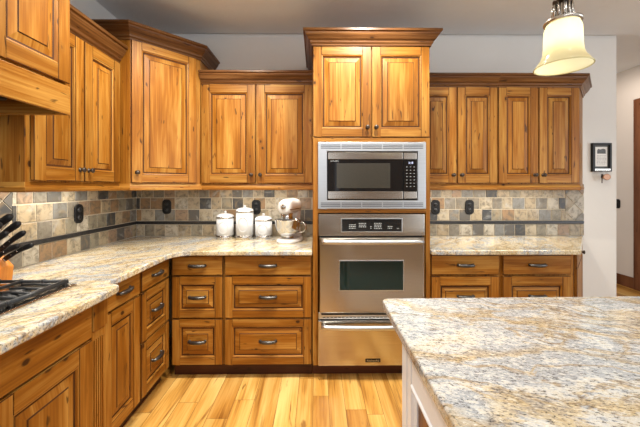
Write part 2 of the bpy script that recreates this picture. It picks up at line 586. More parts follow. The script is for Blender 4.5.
def thing(name, label, cat, loc=(0, 0, 0), rz=0.0, group=None):
    o = bpy.data.objects.new(name, None)
    COL.objects.link(o)
    o.location = loc
    o.rotation_euler = (0, 0, R(rz))
    o['label'] = label
    o['category'] = cat
    if group:
        o['group'] = group
    return o


def tag(o, label, cat, group=None):
    o['label'] = label
    o['category'] = cat
    if group:
        o['group'] = group
    return o


def struct(o):
    o['kind'] = 'structure'
    return o


def copy_tree(o, parent=None):
    c = o.copy()
    COL.objects.link(c)
    if parent:
        c.parent = parent
    for ch in list(o.children):
        copy_tree(ch, c)
    return c


def text(name, body, size, mat, parent, loc, rot=(R(90), 0, 0), ext=0.0004):
    cu = bpy.data.curves.new(name, 'FONT')
    cu.body = body
    cu.size = size
    cu.align_x = 'CENTER'
    cu.align_y = 'CENTER'
    cu.extrude = ext
    cu.materials.append(mat)
    tmp = bpy.data.objects.new(name + '_outline', cu)
    COL.objects.link(tmp)
    dg = bpy.context.evaluated_depsgraph_get()
    me = bpy.data.meshes.new_from_object(tmp.evaluated_get(dg))
    bpy.data.objects.remove(tmp)
    o = bpy.data.objects.new(name, me)
    COL.objects.link(o)
    o.location = loc
    o.rotation_euler = rot
    o.parent = parent
    return o


def arc(cx, cy, r, a0, a1, n):
    return [(cx + r * math.cos(R(a0 + (a1 - a0) * k / n)), cy + r * math.sin(R(a0 + (a1 - a0) * k / n))) for k in range(n + 1)]


# ------------------------------------------------------------------ the room
WL, WB = -1.638, 2.86           # inner faces of the left and back walls
fl = MB()
fl.face([(-1.8, -3.0, -0.004), (5.2, -3.0, -0.004), (5.2, 5.0, -0.004), (-1.8, 5.0, -0.004)], (0, 1, 0), 1)
x = -1.8
while x < 5.2:
    w = random.choice([0.10, 0.125, 0.125, 0.15])
    y = -3.0 + random.uniform(-1.4, 0)
    while y < 5.0:
        ln = random.uniform(0.7, 1.9)
        a, b = max(y, -3.0), min(y + ln, 5.0)
        if b > a + 0.02:
            off = (random.uniform(0, 20), random.uniform(0, 20))
            fl.face([(x + 0.0012, a + 0.001, 0), (x + w - 0.0012, a + 0.001, 0), (x + w - 0.0012, b - 0.001, 0), (x + 0.0012, b - 0.001, 0)], (0, 1, 0), 0, off=off)
        y += ln
    x += w
struct(fl.build('floor', [HICKORY, SEAM], merge=False))
b = MB()
b.box(-1.8, 5.2, -3.0, 2.835, 2.74, 2.86)
struct(b.build('ceiling', CEILP))
struct(MB().box(2.6, 5.2, 2.86, 5.0, 2.96, 3.05).build('ceiling_hall', CEILP))
struct(MB().box(2.745, 5.2, 2.80, 2.835, 2.86, 3.05).build('trim_1', CEILP))
struct(MB().box(-1.8, 2.745, WB, WB + 0.13, -0.02, 2.96).build('wall_back', WALLP, bevel=0.004))
struct(MB().box(WL - 0.13, WL, -3.0, WB, -0.02, 2.74).build('wall_left', WALLP))
# hall beyond the wall's end
HX = 4.23
struct(MB().box(HX, HX + 0.12, 4.09, 5.0, -0.02, 2.96).build('wall_hall', HALLP))
struct(MB().box(HX, HX + 0.12, 1.8, 3.1, -0.02, 2.96).build('wall_right', HALLP))
struct(MB().box(HX, HX + 0.12, 3.1, 4.09, 2.52, 2.96).build('wall_header', HALLP))
struct(MB().box(2.6, 5.2, 5.0, 5.1, -0.02, 3.05).build('wall_far', HALLP))
struct(MB().box(HX - 0.016, HX, 4.146, 5.0, 0, 0.15).build('baseboard_hall', DARKWOOD, bevel=0.004))
d = struct(MB().box(HX + 0.03, HX + 0.075, 3.2, 4.05, 0.01, 2.42).build('door_1', DARKWOOD))
m = MB()
m.box(HX - 0.03, HX + 0.13, 4.05, 4.145, 0, 2.52)
m.box(HX - 0.03, HX + 0.13, 3.06, 3.2, 0, 2.52)
m.box(HX - 0.03, HX + 0.13, 3.2, 4.05, 2.42, 2.52, (0, 1, 0))
struct(m.build('door_frame', DARKWOOD, d, bevel=0.006))
# tan wall behind the camera with its two window openings
m = MB()
for a, c in ((-1.8, -1.3), (0.22, 0.42), (0.52, 2.4), (4.0, 5.2)):
    m.box(a, c, -3.0, -2.9, 0, 2.74)
m.box(-1.3, 0.22, -3.0, -2.9, 0, 0.9)
m.box(-1.3, 0.22, -3.0, -2.9, 2.2, 2.74)
m.box(2.4, 4.0, -3.0, -2.9, 2.3, 2.74)
m.box(0.42, 0.52, -3.0, -2.9, 2.1, 2.74)
m.box(0.42, 0.52, -3.0, -2.9, 0, 0.1)
struct(m.build('wall_front', BACKP))

# ------------------------------------------------------------------ cabinet kit (local frame: front towards -y, x along the front)


def knob(parent, x, z, y=-0.02):
    m = MB()
    m.lathe([(0.0, 0.0), (0.0135, 0.0), (0.0135, 0.003), (0.008, 0.005), (0.0055, 0.012), (0.0075, 0.016), (0.0145, 0.021), (0.0155, 0.026), (0.011, 0.031), (0.0, 0.0325)],
            (x, y, z), 16, axis=(0, -1, 0))
    return m.build('knob', BRONZE, parent)


def pull(parent, x, z, y=-0.02, w=0.125):
    m = MB()
    n = 14
    pts, rr = [], []
    for k in range(n + 1):
        t = k / n
        s = math.sin(PI * t)
        pts.append((x - w / 2 + w * t, y - 0.006 - 0.020 * s ** 0.6, z - 0.001))
        rr.append(0.0070 + 0.0062 * s ** 0.5 - (0.002 if k in (0, n) else 0))
    m.tube(pts, rr, 10, up=(0, 0, 1))
    for sx in (-1, 1):
        m.lathe([(0.0, 0), (0.010, 0), (0.010, 0.003), (0.006, 0.006), (0.006, 0.012), (0, 0.012)], (x + sx * (w / 2 - 0.008), y, z), 12, axis=(0, -1, 0))
    return m.build('pull_handle', PEWTER, parent)


def raised_front(parent, name, x0, x1, z0, z1, horiz=False, stile=0.064, rail=None, th=0.02):
    """frame-and-panel door or drawer front: frame as the part, its raised panel as a sub-part"""
    rail = rail or stile
    y = -th
    m = MB()
    m.box(x0, x0 + stile, y, -0.001, z0, z1, (0, 0, 1))
    m.box(x1 - stile, x1, y, -0.001, z0, z1, (0, 0, 1))
    m.box(x0 + stile, x1 - stile, y, -0.001, z0, z0 + rail, (1, 0, 0))
    m.box(x0 + stile, x1 - stile, y, -0.001, z1 - rail, z1, (1, 0, 0))
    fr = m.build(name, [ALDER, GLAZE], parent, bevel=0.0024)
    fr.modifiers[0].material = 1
    a0, a1, c0, c1 = x0 + stile, x1 - stile, z0 + rail, z1 - rail
    p = MB()
    g = (1, 0, 0) if horiz else (0, 0, 1)
    R1 = (a0, a1, c0, c1, y + 0.0015)
    ins = lambda d, yy: (a0 + d, a1 - d, c0 + d, c1 - d, yy)
    p.ring(R1, ins(0.006, y + 0.0035))
    p.ring(ins(0.006, y + 0.0035), ins(0.010, y + 0.011))
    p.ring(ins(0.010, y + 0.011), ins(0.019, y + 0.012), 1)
    bw = min(0.05, 0.24 * min(a1 - a0, c1 - c0))
    p.ring(ins(0.019, y + 0.012), ins(bw, y + 0.005), 0, g, g)
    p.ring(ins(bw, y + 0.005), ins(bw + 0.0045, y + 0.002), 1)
    q = ins(bw + 0.0045, y + 0.002)
    p.face([(q[0], q[4], q[2]), (q[1], q[4], q[2]), (q[1], q[4], q[3]), (q[0], q[4], q[3])], g, 0, off=(random.uniform(0, 9), random.uniform(0, 9)))
    p.face([(a0, -0.002, c0), (a0, -0.002, c1), (a1, -0.002, c1), (a1, -0.002, c0)], g, 0)
    p.ring((a0, a1, c0, c1, -0.002), R1)
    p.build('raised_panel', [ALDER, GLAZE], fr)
    return fr


def slab_front(parent, name, x0, x1, z0, z1, th=0.02):
    m = MB()
    m.box(x0, x1, -th, -0.001, z0, z1, (1, 0, 0))
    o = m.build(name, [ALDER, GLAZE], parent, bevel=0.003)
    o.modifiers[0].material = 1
    return o


CROWN_PROF = [(0.0, 0.0), (0.008, 0.0), (0.010, 0.010), (0.018, 0.016), (0.020, 0.026), (0.032, 0.034), (0.046, 0.050), (0.052, 0.058), (0.054, 0.066), (0.066, 0.070), (0.066, 0.083), (0.0, 0.083)]


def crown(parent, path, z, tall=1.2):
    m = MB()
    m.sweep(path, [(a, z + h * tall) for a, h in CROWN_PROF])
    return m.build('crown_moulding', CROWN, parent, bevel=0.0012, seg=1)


RAIL_PROF = [(-0.022, 0.0), (0.006, 0.0), (0.012, 0.006), (0.012, 0.022), (0.006, 0.030), (0.0, 0.050), (-0.022, 0.050)]


def light_rail(parent, path, z=0.0):
    m = MB()
    m.sweep(path, [(a, z + h) for a, h in RAIL_PROF])
    return m.build('light_rail', ALDER, parent, bevel=0.0012, seg=1)


def wall_cabinet(label, loc, rz, w, depth, ztop, doors, knobs, crown_path=None, rail_path=None, zb=1.383, group=None, tall=1.2):
    """loc.z = 0; world heights are used inside"""
    t = thing('wall_cabinet', label, 'cabinet', loc, rz, group)
    MB().box(0, w, 0, depth, zb, ztop + 0.078, (0, 0, 1)).build('carcass', ALDER, t, bevel=0.0015)
    for (a, b), k in zip(doors, knobs):
        d = raised_front(t, 'door', a, b, zb + 0.010, ztop - 0.002)
        kx = b - 0.030 if k == 'R' else a + 0.030
        knob(d, kx, zb + 0.075)
    if crown_path:
        crown(t, crown_path, ztop, tall)
    if rail_path:
        light_rail(t, rail_path, 1.335)
    return t


def base_carcass(t, w, depth, toe=0.045, ztop=0.879):
    MB().box(0, w, 0, depth, 0.098, ztop, (0, 0, 1)).build('carcass', ALDER, t, bevel=0.0015)
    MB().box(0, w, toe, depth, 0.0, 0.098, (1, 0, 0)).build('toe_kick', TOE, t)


def three_drawers(label, loc, rz, w, depth, x0, x1, group=None):
    t = thing('base_cabinet', label, 'cabinet', loc, rz, group)
    base_carcass(t, w, depth)
    c = (x0 + x1) / 2
    d = slab_front(t, 'drawer', x0, x1, 0.737, 0.873)
    pull(d, c, 0.806)
    d = raised_front(t, 'drawer', x0, x1, 0.436, 0.727, True, 0.052, 0.052)
    pull(d, c, 0.585)
    d = raised_front(t, 'drawer', x0, x1, 0.104, 0.426, True, 0.052, 0.052)
    pull(d, c, 0.272)
    return t


# ------------------------------------------------------------------ back wall, base cabinets
D0 = 2.25
three_drawers('narrow three-drawer base cabinet in the inner corner of the counter', (-1.033, D0, 0), 0, 0.376, 0.602, 0.012, 0.366)
three_drawers('wide three-drawer base cabinet beside the oven tower', (-0.657, D0, 0), 0, 0.624, 0.602, 0.006, 0.616)


def right_base(label, loc, w, x0, x1):
    t = thing('base_cabinet', label, 'cabinet', loc, 0)
    base_carcass(t, w, 0.602)
    c = (x0 + x1) / 2
    d = slab_front(t, 'drawer', x0, x1, 0.737, 0.873)
    pull(d, c, 0.806)
    d = raised_front(t, 'drawer', x0, x1, 0.436, 0.722, True, 0.06, 0.06)
    pull(d, c, 0.585)
    d = raised_front(t, 'drawer', x0, x1, 0.104, 0.426, True, 0.06, 0.06)
    pull(d, c, 0.272)
    return t


right_base('drawer base cabinet between the oven tower and its twin, behind the island', (0.806, D0, 0), 0.507, 0.008, 0.492)
t = right_base('drawer base cabinet at the open end by the white wall, with an angled end door', (1.313, D0, 0), 0.532, 0.012, 0.500)
# its angled end towards the wall
eA, eB = Vector((0.532, 0.0)), Vector((1.092, 0.607))
MB().prism([(0.5325, 0.0), (eB.x, eB.y), (0.5325, 0.602)], 0.098, 0.879).build('angled_end', ALDER, t, bevel=0.0015)
MB().prism([(0.5325, 0.085), (1.00, 0.602), (0.5325, 0.602)], 0.0, 0.098).build('toe_kick', TOE, t)
wEnd = (eB - eA).length
d = raised_front(t, 'door', 0.03, wEnd - 0.03, 0.11, 0.868, False, 0.07)
knob(d, 0.40, 0.835)
d.location = (eA.x, eA.y, 0)
d.rotation_euler.z = math.atan2(eB.y - eA.y, eB.x - eA.x)

# ------------------------------------------------------------------ left run, base cabinets
three_drawers('three-drawer base cabinet on the side run, next to the inner corner', (-1.055, 1.862, 0), 90, 0.366, 0.578, 0.010, 0.352)
t = thing('base_cabinet', 'base cabinet with one drawer over one panelled door on the side run', 'cabinet', (-1.055, 1.443, 0), 90)
base_carcass(t, 0.419, 0.578)
d = slab_front(t, 'drawer', 0.090, 0.408, 0.737, 0.873)
pull(d, 0.255, 0.806)
raised_front(t, 'door', 0.090, 0.408, 0.104, 0.727)
m = MB()
m.box(0.0, 0.085, -0.012, 0.0, 0.098, 0.879)
m.build('filler_strip', ALDER, t)
t = thing('cooktop_cabinet', 'deeper base cabinet with fluted corner post and big panelled doors under the cooktop', 'cabinet', (-0.972, 0.50, 0), 90)
base_carcass(t, 0.850, 0.660)
slab_front(t, 'drawer_front', 0.004, 0.843, 0.722, 0.873)
raised_front(t, 'door', 0.004, 0.420, 0.104, 0.712, False, 0.07)
raised_front(t, 'door', 0.427, 0.843, 0.104, 0.712, False, 0.07)
m = MB()
m.box(0.851, 0.940, -0.012, 0.082, 0.0, 0.742)
for k in range(5):
    xx = 0.851 + 0.0135 * k + 0.012
    m.box(xx, xx + 0.008, -0.017, -0.011, 0.10, 0.70)
post = m.build('corner_post', ALDER, t, bevel=0.002)
MB().box(0.849, 0.942, -0.022, 0.083, 0.742, 0.879).build('post_block', ALDER, post, bevel=0.003)

# ------------------------------------------------------------------ worktops
inner = arc(-0.865, 2.08, 0.12, 180, 90, 6)
run = [(WL + 0.002, 0.40), (-0.90, 0.40), (-0.897, 1.425), (-0.905, 1.45), (-0.975, 1.49), (-0.985, 1.505), (-0.985, 2.08)] + inner[1:] + [(-0.034, 2.20), (-0.034, WB - 0.002), (WL + 0.002, WB - 0.002)]
tag(MB().prism(run, 0.880, 0.914).build('countertop', GRAN_RUN, bevel=0.008, seg=3), 'golden granite worktop turning the inner corner, carrying the cooktop and canisters', 'countertop')
tag(MB().prism([(0.806, 2.20), (1.862, 2.20), (2.435, WB - 0.002), (0.806, WB - 0.002)], 0.880, 0.914).build('countertop', GRAN_RUN, bevel=0.008, seg=3),
    'bare granite worktop with angled end between oven tower and white wall', 'countertop')

# ------------------------------------------------------------------ backsplashes


def clip(poly, x0, x1, z0, z1):
    def cut(ps, inside, inter):
        out = []
        for i in range(len(ps)):
            a, b = ps[i - 1], ps[i]
            if inside(b):
                if not inside(a):
                    out.append(inter(a, b))
                out.append(b)
            elif inside(a):
                out.append(inter(a, b))
        return out
    lx = lambda v: (lambda a, b: (v, a[1] + (b[1] - a[1]) * (v - a[0]) / (b[0] - a[0])))
    lz = lambda v: (lambda a, b: (a[0] + (b[0] - a[0]) * (v - a[1]) / (b[1] - a[1]), v))
    for ins, it in ((lambda p: p[0] >= x0, lx(x0)), (lambda p: p[0] <= x1, lx(x1)), (lambda p: p[1] >= z0, lz(z0)), (lambda p: p[1] <= z1, lz(z1))):
        if not poly:
            return []
        poly = cut(poly, ins, it)
    return poly


def tile(m, poly, th=0.009):
    cx = sum(p[0] for p in poly) / len(poly)
    cz = sum(p[1] for p in poly) / len(poly)
    k = 0.965
    fr = [(cx + (x - cx) * k, -th, cz + (z - cz) * k) for x, z in poly]
    bk = [(x, -0.001, z) for x, z in poly]
    md = [(x, -th + 0.002, z) for x, z in poly]
    m.face(fr)
    n = len(poly)
    for i in range(n):
        j = (i + 1) % n
        m.face([md[i], md[j], fr[j], fr[i]])
        m.face([bk[i], bk[j], md[j], md[i]])


def backsplash(label, loc, rz, w, top=1.385, diag=None, seed=1):
    rs = random.Random(seed)
    t = thing('backsplash', label, 'backsplash', loc, rz)
    MB().box(0, w, -0.005, -0.0005, 0.915, top).build('grout_bed', GROUT, t)
    m = MB()
    rows = [(0.917, 1.021), (1.054, 1.156), (1.159, 1.261), (1.264, top)]
    for r, (za, zb) in enumerate(rows):
        x = -rs.uniform(0, 0.1)
        while x < w:
            tw = rs.choice([0.098, 0.104, 0.108, 0.092, 0.116])
            a, b = max(x + 0.0030, 0), min(x + tw - 0.0030, w)
            lim = [(a, b)]
            if diag and r > 0:
                lim = [(max(a, diag[1] + 0.002), b)] if diag[0] <= 0 else [(a, min(b, diag[0] - 0.002))]
            for a2, b2 in lim:
                if b2 - a2 > 0.015:
                    tile(m, [(a2, za + 0.002), (b2, za + 0.002), (b2, zb - 0.002), (a2, zb - 0.002)])
            x += tw
    if diag:
        s = 0.078
        for i in range(-12, 40):
            for j in range(-10, 10):
                cx, cz = diag[0] + (i + (j % 2) * 0.5) * 2 * s, 1.21 + j * s
                poly = [(cx - s + 0.003, cz), (cx, cz - s + 0.003), (cx + s - 0.003, cz), (cx, cz + s - 0.003)]
                poly = clip(poly, diag[0], diag[1], 1.056, top)
                if len(poly) >= 3 and abs(sum(poly[k - 1][0] * poly[k][1] - poly[k][0] * poly[k - 1][1] for k in range(len(poly)))) > 0.0006:
                    tile(m, poly)
    m.build('slate_tiles', SLATE, t)
    MB().box(0, w, -0.013, -0.001, 1.0235, 1.0515, (1, 0, 0)).build('liner_strip', LINER, t, bevel=0.004)
    return t


backsplash('slate tile backsplash behind the knives and cooktop', (WL, 0.4, 0), 90, 2.459, 1.69, (0.0, 1.30), 3)
backsplash('slate tile backsplash behind the canisters and stand mixer', (WL + 0.014, WB, 0), 0, 1.588, 1.385, None, 11)
backsplash('slate tile backsplash above the bare worktop by the white wall', (0.806, WB, 0), 0, 1.63, 1.385, (1.46, 1.63), 29)


# ------------------------------------------------------------------ wall cabinets
LU = -1.374
wall_cabinet('wall cabinet with two tall doors between range hood and corner cabinet', (LU, 1.494, 0), 90, 0.704, abs(WL - LU) - 0.002, 2.212,
             [(0.028, 0.350), (0.358, 0.688)], 'RL', [(0.0, 0.0), (0.702, 0.0)],
             [(0.0, 0.25), (0.0, 0.0), (0.704, 0.0)], tall=1.45)
# the diagonal corner cabinet
t = thing('corner_wall_cabinet', 'tall diagonal corner wall cabinet with a single large door', 'cabinet', (-1.1351, 2.3629, 0), 45)
Mi = Matrix.Rotation(-R(45), 2)
loc2 = lambda x, y: tuple(Mi @ Vector((x + 1.1351, y - 2.3629)))
hw = 0.2298
poly = [(-hw, 0), (hw, 0), loc2(-0.944, WB - 0.002), loc2(WL + 0.002, WB - 0.002), loc2(WL + 0.002, 2.200)]
A2, B2 = loc2(-1.298, 2.200), loc2(-0.944, 2.554)
poly = [A2, B2] + poly[2:]
MB().prism(poly, 1.383, 2.448).build('carcass', ALDER, t, bevel=0.0015)
d = raised_front(t, 'door', -hw + 0.004, hw + 0.003, 1.393, 2.380, False, 0.064, 0.056)
knob(d, -hw + 0.036, 1.462)
crown(t, [poly[4], A2, B2, poly[2]], 2.382, 1.30)
light_rail(t, [loc2(-1.39, 2.200), A2, B2, loc2(-0.944, 2.575)], 1.335)

wall_cabinet('two-door wall cabinet between the corner cabinet and oven tower', (-0.9425, 2.57, 0), 0, 0.9105, 0.288, 2.190,
             [(0.012, 0.443), (0.455, 0.903)], 'RL', [(0.0, 0.0), (0.9105, 0.0)], [(0.0, 0.0), (0.9105, 0.0)])
wall_cabinet('two-door wall cabinet touching the oven tower, above the bare worktop', (0.806, 2.57, 0), 0, 0.668, 0.288, 2.174,
             [(0.004, 0.330), (0.338, 0.664)], 'RL', [(0.0, 0.0), (0.668, 0.0)], [(0.0, 0.0), (0.668, 0.0)])
t = wall_cabinet('two-door wall cabinet with angled end, behind the pendant lamp', (1.474, 2.57, 0), 0, 0.684, 0.288, 2.174,
                 [(0.006, 0.330), (0.338, 0.668)], 'RL', [(0.0, 0.0), (0.684, 0.0), (0.955, 0.288)], [(0.0, 0.0), (0.684, 0.0), (0.955, 0.288)])
MB().prism([(0.6845, 0), (0.955, 0.288), (0.6845, 0.288)], 1.383, 2.252).build('angled_end_panel', ALDER, t, bevel=0.0015)

# ------------------------------------------------------------------ range hood enclosure
t = thing('range_hood', 'wood-clad range hood box with panelled doors hanging over the cooktop', 'range hood', (-1.172, 0.509, 0), 90)
hd = abs(WL + 1.172) - 0.002
MB().box(0, 0.973, 0, hd, 1.832, 2.735).build('carcass', ALDER, t, bevel=0.0015)
for a, b in ((0.225, 0.595), (0.602, 0.972)):
    raised_front(t, 'door', a, b, 1.840, 2.62, False, 0.066, 0.070)
m = MB()
m.box(-0.01, 0.973, -0.021, 0.0, 1.694, 1.826, (1, 0, 0))
m.box(0.953, 0.973, 0.0, hd, 1.694, 1.832, (0, 1, 0))
m.build('valance', ALDER, t, bevel=0.003)
m = MB()
m.box(0.0, 0.953, 0.0, hd, 1.775, 1.832, (1, 0, 0), 0)
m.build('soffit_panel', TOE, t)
m = MB()
m.box(0.10, 0.80, 0.10, hd - 0.06, 1.715, 1.774)
vent = m.build('vent_liner', BLACK, t, bevel=0.006)
m = MB()
for k in range(12):
    m.box(0.12 + 0.055 * k, 0.155 + 0.055 * k, 0.13, hd - 0.1, 1.709, 1.716)
m.build('filter_baffles', STEEL, vent)

# ------------------------------------------------------------------ oven tower
TX0, TX1, TD = -0.030, 0.803, 2.25
t = thing('oven_tower', 'tall wooden tower cabinet housing microwave, wall oven and warming drawer', 'cabinet', (TX0, TD, 0), 0)
TW = TX1 - TX0
dep = WB - TD - 0.003
m = MB()
m.box(0, 0.037, 0, dep, 0.098, 2.437)
m.box(TW - 0.037, TW, 0, dep, 0.098, 2.437)
m.box(0.037, TW - 0.037, 0.36, dep, 0.098, 2.437)
m.box(0.037, TW - 0.037, 0, 0.36, 1.68, 2.437)
m.box(0.037, TW - 0.037, 0, 0.36, 1.182, 1.200, (1, 0, 0))
m.box(0.037, TW - 0.037, 0, 0.36, 0.098, 0.108, (1, 0, 0))
m.build('carcass', ALDER, t, bevel=0.0015)
m = MB()
m.box(0, 0.036, -0.02, -0.0005, 0.098, 1.708)
m.box(TW - 0.030, TW, -0.02, -0.0005, 0.098, 1.708)
m.box(0.036, TW - 0.030, -0.02, -0.0005, 1.680, 1.708, (1, 0, 0))
m.box(0.036, TW - 0.030, -0.02, -0.0005, 1.176, 1.203, (1, 0, 0))
m.build('face_frame', ALDER, t, bevel=0.0015)
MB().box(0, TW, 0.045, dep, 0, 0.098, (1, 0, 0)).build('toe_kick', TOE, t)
for (a, b2), kx in (((0.003, 0.414), 0.386), ((0.420, 0.830), 0.448)):
    d = raised_front(t, 'door', a, b2, 1.716, 2.356, False, 0.060)
    knob(d, kx, 1.782)
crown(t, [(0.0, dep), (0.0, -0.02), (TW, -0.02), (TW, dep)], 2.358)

# microwave with its trim kit (local frame: front at y=0)
t = thing('microwave', 'stainless built-in microwave with vented trim kit, in the tower above the oven', 'microwave', (0.007, 2.228, 0), 0)
MWW = 0.762
z0, z1 = 1.206, 1.677
m = MB()
m.box(0, 0.062, -0.012, 0, z0, z1)
m.box(0.706, MWW, -0.012, 0, z0, z1)
m.box(0.062, 0.706, -0.012, 0, 1.612, z1)
m.box(0.062, 0.706, -0.012, 0, z0, 1.266)
trim = m.build('trim_kit', SATIN, t, bevel=0.002)
for zz in (1.6295, 1.221):
    m = MB()
    for k in range(5):
        xx = 0.020 + k * 0.146
        for j in range(3):
            m.box(xx, xx + 0.138, -0.014, -0.0115, zz + 0.0115 * j, zz + 0.0065 + 0.0115 * j)
    m.build('vent_louvers', DARKSTEEL, trim)
m = MB()
m.box(0.066, 0.702, 0.004, 0.34, 1.27, 1.608)
m.build('housing', BLACK, t)
m = MB()
m.box(0.070, 0.600, -0.010, 0.004, 1.556, 1.604)
m.box(0.070, 0.600, -0.010, 0.004, 1.276, 1.330)
dr = m.build('door', STEEL, t, bevel=0.002)
MB().box(0.070, 0.600, -0.008, 0.004, 1.331, 1.555).build('door_glass', GLASSBLACK, dr)
m = MB()
m.box(0.132, 0.510, -0.0092, -0.0075, 1.352, 1.528)
for k in range(23):
    m.box(0.138 + k * 0.016, 0.139 + k * 0.016, -0.0097, -0.009, 1.354, 1.526)
m.build('window_screen', SCREENMESH, dr)
text('brand_lettering', 'KitchenAid', 0.012, LEGEND, dr, (0.115, -0.0085, 1.543))
m = MB()
m.box(0.604, 0.700, -0.009, 0.004, 1.331, 1.604)
cp = m.build('control_panel', GLASSBLACK, t, bevel=0.0015)
MB().box(0.606, 0.698, -0.0105, 0.003, 1.278, 1.328).build('door_button', STEEL, cp, bevel=0.002)
MB().box(0.606, 0.698, -0.0105, -0.008, 1.556, 1.602).build('panel_top', STEEL, cp, bevel=0.001)
tD = NT('clock_display')
tD.base((0.25, 0.28, 0.5))
tD.set(Emission_Color=(0.75, 0.8, 1.0, 1), Emission_Strength=1.1, Roughness=0.3)
text('clock_digits', '3:18', 0.020, tD.m, cp, (0.655, -0.0098, 1.530))
m = MB()
for r in range(7):
    for c in range(3):
        xx = 0.623 + c * 0.026
        zz = 1.500 - r * 0.023
        m.box(xx, xx + 0.009, -0.0098, -0.0088, zz, zz + 0.0035)
m.build('keypad_legends', LEGEND, cp)

# wall oven
t = thing('wall_oven', 'stainless wall oven with bowed handle and dark glass window', 'oven', (0.010, 2.226, 0), 0)
OW = 0.748
MB().box(0.012, OW - 0.012, 0.004, 0.36, 0.475, 1.168).build('housing', BLACK, t)
m = MB()
m.box(0, OW, -0.014, 0.004, 1.016, 1.170)
cp = m.build('control_panel', STEEL, t, bevel=0.003)
MB().box(0.158, 0.592, -0.017, -0.013, 1.042, 1.142).build('display_bezel', SATIN, cp, bevel=0.003)
MB().box(0.165, 0.585, -0.0185, -0.016, 1.049, 1.135).build('display_glass', GLASSBLACK, cp)
rs = random.Random(4)
for (xa, xb, za, n) in ((0.215, 0.262, 1.068, 3), (0.284, 0.335, 1.078, 3), (0.365, 0.372, 1.068, 2), (0.392, 0.445, 1.066, 4), (0.487, 0.520, 1.068, 2), (0.552, 0.566, 1.066, 1)):
    m = MB()
    for r in range(n):
        xx = xa
        while xx < xb:
            ww = rs.uniform(0.004, 0.013)
            m.box(xx, min(xx + ww, xb), -0.0192, -0.0183, za + r * 0.012, za + 0.005 + r * 0.012)
            xx += ww + 0.004
    m.build('key_legend', LEGEND, cp)
m = MB()
m.box(0.008, OW - 0.008, -0.030, 0.002, 0.482, 1.006)
dr = m.build('door', STEEL, t, bevel=0.004)
MB().box(0.142, 0.598, -0.033, -0.029, 0.634, 0.850).build('window_bezel', SATIN, dr, bevel=0.002)
MB().box(0.149, 0.591, -0.0345, -0.032, 0.641, 0.843).build('window_glass', OVENGLASS, dr)


def appliance_handle(parent, x0, x1, z, y, bow=0.020, r=0.0175):
    m = MB()
    n = 24
    pts = [(x0 + (x1 - x0) * k / n, y - 0.030 - bow * math.sin(PI * k / n), z + 0.002 * math.sin(PI * k / n)) for k in range(n + 1)]
    rr = [r * (0.8 + 0.2 * min(1, 6 * min(k, n - k) / n)) for k in range(n + 1)]
    m.tube(pts, rr, 14)
    for sx in (x0 + 0.02, x1 - 0.02):
        m.lathe([(0.012, 0.0), (0.010, 0.034)], (sx, y, z), 12, axis=(0, -1, 0))
    return m.build('handle', SATIN, parent)


appliance_handle(dr, 0.022, OW - 0.022, 0.980, -0.030)
m = MB()
m.box(0, OW, -0.006, 0.002, 0.428, 0.474)
vs = m.build('vent_strip', SATIN, t, bevel=0.002)
MB().box(0.02, OW - 0.02, -0.0085, -0.005, 0.458, 0.470).build('vent_slot', SLOT, vs)
m = MB()
for k in range(26):
    m.box(0.03 + k * 0.027, 0.05 + k * 0.027, -0.010, -0.008, 0.440, 0.444)
m.build('vent_louvers', SLOT, vs)

# warming drawer
t = thing('warming_drawer', 'stainless warming drawer with bowed handle at the foot of the tower', 'warming drawer', (0.008, 2.226, 0), 0)
MB().box(0.012, 0.740, 0.004, 0.36, 0.112, 0.422).build('housing', BLACK, t)
dr = MB().box(0, 0.752, -0.026, 0.002, 0.110, 0.424).build('drawer_front', STEEL, t, bevel=0.004)
appliance_handle(dr, 0.022, 0.730, 0.392, -0.026)
bd = MB().box(0.330, 0.436, -0.0285, -0.025, 0.134, 0.160).build('badge', BLACK, dr, bevel=0.002)
text('badge_lettering', 'KitchenAid', 0.019, SATIN, bd, (0.383, -0.0288, 0.1465))

# ------------------------------------------------------------------ cooktop, knife block
t = thing('cooktop', 'stainless gas cooktop with black cast-iron grates, set into the granite worktop', 'cooktop', (-1.54, 0.565, 0.914), 0)
MB().box(0, 0.456, 0, 0.872, 0, 0.010).build('tray', STEEL, t, bevel=0.004)
rw = 0.282


def grate():
    m = MB()
    ht = 0.024
    z = ht
    x0, x1, y0, y1 = 0.018, 0.418, 0.012, rw - 0.004
    m.tube([(x1, y0, z), (x1, y1, z)], 0.0105, 8)
    m.tube([(x0, y0, z), (x0, y1, z)], 0.0085, 8)
    for yy in (y0, y1):
        m.tube([(x0, yy, z), (x1, yy, z)], 0.0075, 8)
    for k in range(1, 5):
        yy = y0 + (y1 - y0) * k / 5
        m.tube([(x0, yy, z), (x0 + 0.09, yy, z + 0.004), (x0 + 0.145, yy, z + 0.002)], 0.006, 6)
        m.tube([(x1, yy, z), (x1 - 0.09, yy, z + 0.004), (x1 - 0.145, yy, z + 0.002)], 0.006, 6)
    m.tube([(0.5 * (x0 + x1), y0, z), (0.5 * (x0 + x1), y1, z)], 0.007, 6)
    for xx in (x0, x1):
        for yy in (y0 + 0.008, y1 - 0.008):
            m.tube([(xx, yy, 0.010), (xx, yy, z)], [0.011, 0.008], 8)
    for yy in (y0, y1):
        for xx in (x0, x0 + 0.1, x0 + 0.2, x0 + 0.3, x1):
            m.tube([(xx, yy, z - 0.008), (xx, yy, z + 0.010)], [0.011, 0.008], 8)
    return m


for k in range(3):
    m = grate()
    m.transform(Matrix.Translation((0, 0.012 + k * rw, 0)))
    m.build('grate', IRON, t)
for (bx, by) in ((0.115, 0.155), (0.315, 0.155), (0.22, 0.437), (0.115, 0.72), (0.315, 0.72)):
    m = MB()
    m.lathe([(0.052, 0.010), (0.052, 0.016), (0.036, 0.020), (0.034, 0.026), (0.0, 0.027)], (bx, by, 0), 24)
    m.build('burner', IRON, t)

